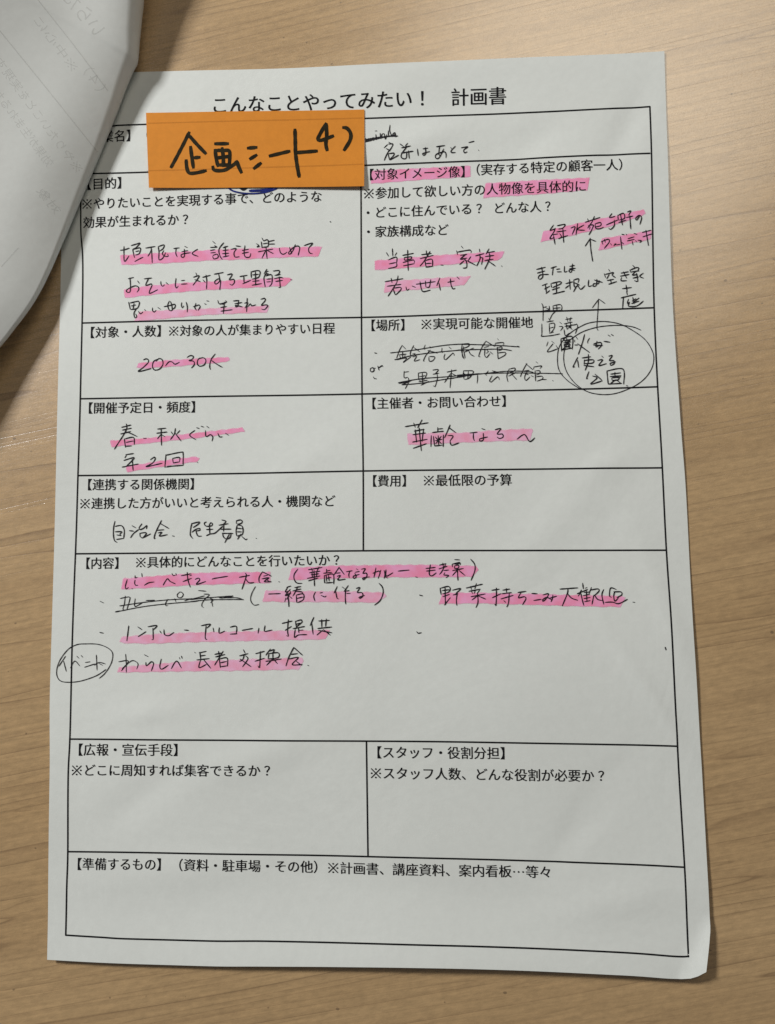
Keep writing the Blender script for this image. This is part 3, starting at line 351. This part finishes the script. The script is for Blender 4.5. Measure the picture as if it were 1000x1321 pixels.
# ------------------------------------------------------------ the desk
bm = bmesh.new()
bmesh.ops.create_cube(bm, size=1.0)
for v in bm.verts:
    v.co = Vector((v.co.x*1.4, v.co.y*0.9+0.02, (v.co.z-0.5)*0.028))
bmesh.ops.bevel(bm, geom=[e for e in bm.edges], offset=0.0015, segments=2, affect='EDGES')
me = bpy.data.meshes.new('desk_top'); bm.to_mesh(me); bm.free()
desk = tag(add_obj('desk_top', me, M_WOOD), kind='structure')

# ------------------------------------------------------------ the form
def sampler(poly):
    d = [0]
    for a, b in zip(poly, poly[1:]): d.append(d[-1]+math.dist(a, b))
    n = len(poly)
    def f(t):
        s = t*d[-1]
        i = 0
        while i < n-2 and d[i+1] < s: i += 1
        u = (s-d[i])/(d[i+1]-d[i])
        p0, p1, p2, p3 = poly[max(0, i-1)], poly[i], poly[i+1], poly[min(n-1, i+2)]
        return tuple(0.5*(2*p1[k]+(p2[k]-p0[k])*u+(2*p0[k]-5*p1[k]+4*p2[k]-p3[k])*u*u+(3*p1[k]-p0[k]-3*p2[k]+p3[k])*u**3) for k in (0, 1))
    return f
LE, RI, TO, BO = (sampler(OUTLINE[k]) for k in ('left', 'right', 'top', 'bottom'))
NU, NV = 106, 150
vs = []
c00, c10, c01, c11 = TO(0), TO(1), BO(0), BO(1)
for j in range(NV+1):
    v = j/NV
    l, r = LE(v), RI(v)
    for i in range(NU+1):
        u = i/NU
        t, b = TO(u), BO(u)
        p = [(1-u)*l[k]+u*r[k]+(1-v)*t[k]+v*b[k]-((1-u)*(1-v)*c00[k]+u*(1-v)*c10[k]+(1-u)*v*c01[k]+u*v*c11[k]) for k in (0, 1)]
        vs.append((p[0], p[1], paper_z(p[0], p[1])))
grid = [vs[j*(NU+1):(j+1)*(NU+1)] for j in range(NV+1)]
form = add_obj('planning_form', sheet_mesh('planning_form', grid, 0.1), M_PAPER)
tag(form, 'white A4 planning form with printed table, pen handwriting and pink highlighter lying on the desk', 'form')
FORM_BV = BVHTree.FromPolygons([Vector(v) for v in vs], [(j*(NU+1)+i, (j+1)*(NU+1)+i, (j+1)*(NU+1)+i+1, j*(NU+1)+i+1) for j in range(NV) for i in range(NU)])

def lift(p, d):
    h = FORM_BV.ray_cast(Vector((p[0], p[1], 60)), Vector((0, 0, -1)))[0]
    return (p[0], p[1], (h.z if h else paper_z(p[0], p[1]))+d)

def ribbon(pts, width, zf, step=0.35, taper=0.55, wob=0.0):
    """a pen stroke: a narrow strip with pointed-round ends that follows the sheet"""
    pts = [p for i, p in enumerate(pts) if i == 0 or math.dist(p, pts[i-1]) > 1e-3]
    if len(pts) < 2:
        pts = [pts[0], (pts[0][0]+width*0.5, pts[0][1])]
    if step:
        sm = []
        n = len(pts)
        for i in range(n-1):
            p0, p1, p2, p3 = pts[max(0, i-1)], pts[i], pts[i+1], pts[min(n-1, i+2)]
            k = max(1, int(math.dist(p1, p2)/step))
            for q in range(k):
                u = q/k
                sm.append(tuple(0.5*(2*p1[c]+(p2[c]-p0[c])*u+(2*p0[c]-5*p1[c]+4*p2[c]-p3[c])*u*u+(3*p1[c]-p0[c]-3*p2[c]+p3[c])*u**3) for c in (0, 1)))
        sm.append(pts[-1]); pts = sm
    n = len(pts)
    L, R_ = [], []
    ph = random.random()*6
    for i, p in enumerate(pts):
        a, b = pts[max(0, i-1)], pts[min(n-1, i+1)]
        tx, ty = b[0]-a[0], b[1]-a[1]
        l = math.hypot(tx, ty) or 1
        tx /= l; ty /= l
        e = min(i, n-1-i)
        w = width*0.5*(taper if e == 0 else (taper+1)/2 if e == 1 else 1.0)*(1+wob*math.sin(i*0.9+ph))
        q = p
        if e == 0:                                  # a small cap beyond the end
            s = -1 if i == 0 else 1
            q = (p[0]+tx*s*width*0.25, p[1]+ty*s*width*0.25)
        L.append(zf((q[0]-ty*w, q[1]+tx*w))); R_.append(zf((q[0]+ty*w, q[1]-tx*w)))
    return L+R_, [(i, n+i, n+i+1, i+1) for i in range(n-1)]

def join(parts):
    V, F = [], []
    for v, f in parts:
        k = len(V); V += v; F += [tuple(a+k for a in q) for q in f]
    return V, F

# ruled lines of the table
for s in RULES:
    p = pts_of(s)
    v, f = ribbon(p, 0.50, lambda q: lift(q, 0.085), step=0.7, taper=1.0)
    add_obj('table_rule', mesh('table_rule', v, f), M_TONER, form)

# printed text, one glyph mesh per character from the font built into Blender
GL = {}
def glyph(ch):
    if ch in GL: return GL[ch]
    if ch == '※':
        V, F = [], []
        for a, b in (((0.14, 0.0), (0.86, 0.72)), ((0.14, 0.72), (0.86, 0.0))):
            l = math.hypot(b[0]-a[0], b[1]-a[1]); nx, ny = -(b[1]-a[1])/l*0.03, (b[0]-a[0])/l*0.03
            k = len(V); V += [(a[0]+nx, a[1]+ny), (a[0]-nx, a[1]-ny), (b[0]-nx, b[1]-ny), (b[0]+nx, b[1]+ny)]; F.append((k, k+1, k+2, k+3))
        for cx, cy in ((0.5, 0.04), (0.5, 0.68), (0.18, 0.36), (0.82, 0.36)):
            k = len(V); V += [(cx+0.062*math.cos(t*math.pi/4), cy+0.062*math.sin(t*math.pi/4)) for t in range(8)]; F.append(tuple(range(k, k+8)))
        GL[ch] = (V, F); return GL[ch]
    c = bpy.data.curves.new('glyph', 'FONT')
    c.body = ch; c.size = 1.0; c.resolution_u = 3
    o = bpy.data.objects.new('glyph', c); COL.objects.link(o)
    bpy.context.view_layer.update()
    m = o.evaluated_get(bpy.context.evaluated_depsgraph_get()).to_mesh()
    V = [(v.co.x, v.co.y) for v in m.vertices]
    F = [tuple(p.vertices) for p in m.polygons]
    if ch in '！？':                                # centred in the character cell, as in the photograph
        dx = 0.5-(min(v[0] for v in V)+max(v[0] for v in V))/2
        V = [(a+dx, b) for a, b in V]
    if ch == '…': V = [(a, b+0.30) for a, b in V]
    bpy.data.objects.remove(o); bpy.data.curves.remove(c)
    GL[ch] = (V, F)
    return GL[ch]

def text(s, x0, y0, x1, y1, h, zf, mirror=False, bold=0.0):
    n = len(s)
    ux, uy = (x1-x0)/n, (y1-y0)/n
    l = math.hypot(ux, uy)
    vx, vy = (-uy/l*h, ux/l*h) if not mirror else (uy/l*h, -ux/l*h)
    V, F = [], []
    for i, ch in enumerate(s):
        gv, gf = glyph(ch)
        k = len(V)
        for a, b in gv:
            b = b-0.36
            V.append(zf((x0+ux*(i+a+bold)+vx*b, y0+uy*(i+a+bold)+vy*b)))
        F += [tuple(q+k for q in (reversed(f) if mirror else f)) for f in gf]
    return V, F

for s, (x0, y0, x1, y1, h) in PRINTED:
    v, f = join([text(s, x0, y0, x1, y1, h, lambda q: lift(q, 0.10+d), bold=e) for d, e in ((0, -0.012), (0.003, 0.012))])
    tag(add_obj('printed_text', mesh('printed_text', v, f), M_TONER, form), 'black print reading '+s.strip())

# highlighter strokes
def strip_fill(poly, zf, grow=0.0, rag=0.12):
    xs = [p[0] for p in poly]
    x0, x1 = min(xs)-grow, max(xs)+grow
    n = max(4, int((x1-x0)/0.4)); V, F = [], []
    m = len(poly); R4 = 5
    for i in range(n+1):
        x = x0+(x1-x0)*i/n
        xx = min(max(x, min(xs)+0.02), max(xs)-0.02)
        ys = []
        for a in range(m):
            p, q = poly[a], poly[(a+1) % m]
            if (p[0] <= xx) != (q[0] <= xx): ys.append(p[1]+(q[1]-p[1])*(xx-p[0])/(q[0]-p[0]))
        lo, hi = min(ys)-grow, max(ys)+grow
        hi += rag*(math.sin(x*1.7+poly[0][1])*0.5+random.uniform(-.35, .35)); lo -= rag*(math.sin(x*1.1)*0.5+random.uniform(-.35, .35))
        for k in range(R4): V.append(zf((x, lo+(hi-lo)*k/(R4-1))))
    for i in range(n):
        for k in range(R4-1):
            a = i*R4+k; F.append((a, a+R4, a+R4+1, a+1))
    return V, F
for k, s in enumerate(HIGHLIGHTS):
    p = pts_of(s)
    v, f = strip_fill(p, lambda q: lift(q, 0.06))
    o = add_obj('highlighter_stroke', mesh('highlighter_stroke', v, f), M_PINK_LIGHT if k in (2, 6, 8, 15, 17, 18) else M_PINK, form)
    v, f = strip_fill(p, lambda q: lift(q, 0.052), 0.22, 0.25)
    add_obj('highlighter_fringe', mesh('highlighter_fringe', v, f), M_PINK2, o)

# pen handwriting
for key, s in HANDWRITING.items():
    parts = []
    for k, st in enumerate(s.split('|')):
        z = 0.14+0.0006*(k % 40)
        parts.append(ribbon(pts_of(st), 0.5 if key[0] == 's' else 0.26 if key[:2] == 'ci' else 0.26 if key[:2] in ('鈴谷', '与野', 'カレ', 'イベ') else 0.35, lambda q: lift(q, z), wob=0.13))
    v, f = join(parts)
    tag(add_obj('handwriting', mesh('handwriting', v, f), M_PEN, form), 'black pen writing: '+key)

parts = [ribbon(pts_of(s), w, lambda q: lift(q, 0.13+0.01*i)) for i, (s, w) in enumerate(zip(BLUE, (0.55, 0.9, 0.8)))]
v, f = join(parts[:2])
tag(add_obj('pen_curve', mesh('pen_curve', v, f), M_BLUE, form), 'blue pen arc showing below the sticky note')
v, f = parts[2]
add_obj('pen_mark', mesh('pen_mark', v, f), M_PEN, form)

# ------------------------------------------------------------ the sticky note
S0, S1, S2, S3 = STICKY
def sticky_xy(u, v):
    return tuple((1-u)*(1-v)*S0[k]+u*(1-v)*S1[k]+u*v*S2[k]+(1-u)*v*S3[k] for k in (0, 1))
def sticky_z(x, y):
    d = (S0[1]-y)/(S0[1]-S3[1]); u = (x-S0[0])/(S1[0]-S0[0])
    d = min(max(d, 0), 1); u = min(max(u, 0), 1)
    return paper_z(x, y)+0.26+(0.15+1.7*u*u)*max(0, d-0.35)**1.6+0.9*max(0, 0.45-u)**2*4*(0.4+0.6*d)+0.10*math.sin(u*7+1)*d
NX, NY = 60, 24
vs = []
for j in range(NY+1):
    for i in range(NX+1):
        p = sticky_xy(i/NX, j/NY); vs.append((p[0], p[1], sticky_z(*p)))
note = add_obj('sticky_note', sheet_mesh('sticky_note', [vs[j*(NX+1):(j+1)*(NX+1)] for j in range(NY+1)], 0.09), M_ORANGE)
tag(note, 'narrow orange sticky note with black marker writing stuck across the top of the form', 'sticky note')
parts = []
for k, st in enumerate(MARKER.split('|')):
    z = 0.05+0.002*k
    parts.append(ribbon(pts_of(st), 1.28, lambda q: (q[0], q[1], sticky_z(*q)+z), step=0.4, taper=0.72, wob=0.05))
v, f = join(parts)
tag(add_obj('marker_writing', mesh('marker_writing', v, f), M_MARK, note), 'thick black marker writing 企画シート with a small 4)')

for k in (0, 1):                                       # the table's lines just show through the thin note
    p = [q for q in pts_of(RULES[k]) if S0[0]+1.5 < q[0] < S1[0]-1.5]
    a, b = pts_of(RULES[k])[2], pts_of(RULES[k])[3]
    u = lambda x: (x, a[1]+(b[1]-a[1])*(x-a[0])/(b[0]-a[0]))
    pts = [u(S0[0]+0.8+(S1[0]-S0[0]-1.6)*i/12) for i in range(13)]
    v, f = ribbon(pts, 0.5, lambda q: (q[0], q[1], sticky_z(*q)+0.03), step=1.5, taper=1.0)
    add_obj('rule_showing_through', mesh('rule_showing_through', v, f), M_UNDER, note)

# ------------------------------------------------------------ the page turned over at the top left corner
rows = flip_grid()
def refine(rows, k=4):
    out = []
    n = len(rows)
    for i in range(n-1):
        for q in range(k):
            u = q/k
            r = []
            for a, b, c, d in zip(rows[max(0, i-1)], rows[i], rows[i+1], rows[min(n-1, i+2)]):
                r.append(tuple(0.5*(2*b[t]+(c[t]-a[t])*u+(2*a[t]-5*b[t]+4*c[t]-d[t])*u*u+(3*b[t]-a[t]-3*c[t]+d[t])*u**3) for t in range(3)))
            out.append(r)
    out.append(rows[-1])
    return out
rows = refine(rows)
w = len(rows[0])
bm = bmesh.new()
grid = [[bm.verts.new((x*MM, y*MM, z*MM)) for x, y, z in r] for r in rows]
for i in range(len(rows)-1):
    for j in range(w-1):
        bm.faces.new((grid[i][j], grid[i+1][j], grid[i+1][j+1], grid[i][j+1]))
bmesh.ops.remove_doubles(bm, verts=bm.verts, dist=0.00002)
for f in bm.faces: f.smooth = True
bv = BVHTree.FromBMesh(bm); bm.free()
bm = None
page = add_obj('turned_page', sheet_mesh('turned_page', rows, 0.1), M_BACK)
tag(page, 'blank back of a page turned over at the upper left, faint mirrored print showing through', 'sheet of paper')

def on_page(q, d=0.13):
    h = bv.ray_cast(Vector((q[0]*MM, q[1]*MM, 0.4)), Vector((0, 0, -1)))
    if h[0] is None: return (q[0], q[1], 30.0)
    n = h[1] if h[1].z > 0 else -h[1]
    p = h[0]/MM+n*d
    return tuple(p)
for s, (x0, y0, x1, y1), h in GHOST_TEXT:
    v, f = text(s, x0, y0, x1, y1, h, on_page, True)
    add_obj('print_showing_through', mesh('print_showing_through', v, f), M_GHOST, page)
for p in GHOST_RULES:
    v, f = ribbon(p, 0.4, on_page, step=1.0, taper=1.0)
    add_obj('table_rule', mesh('table_rule', v, f), M_GHOST, page)
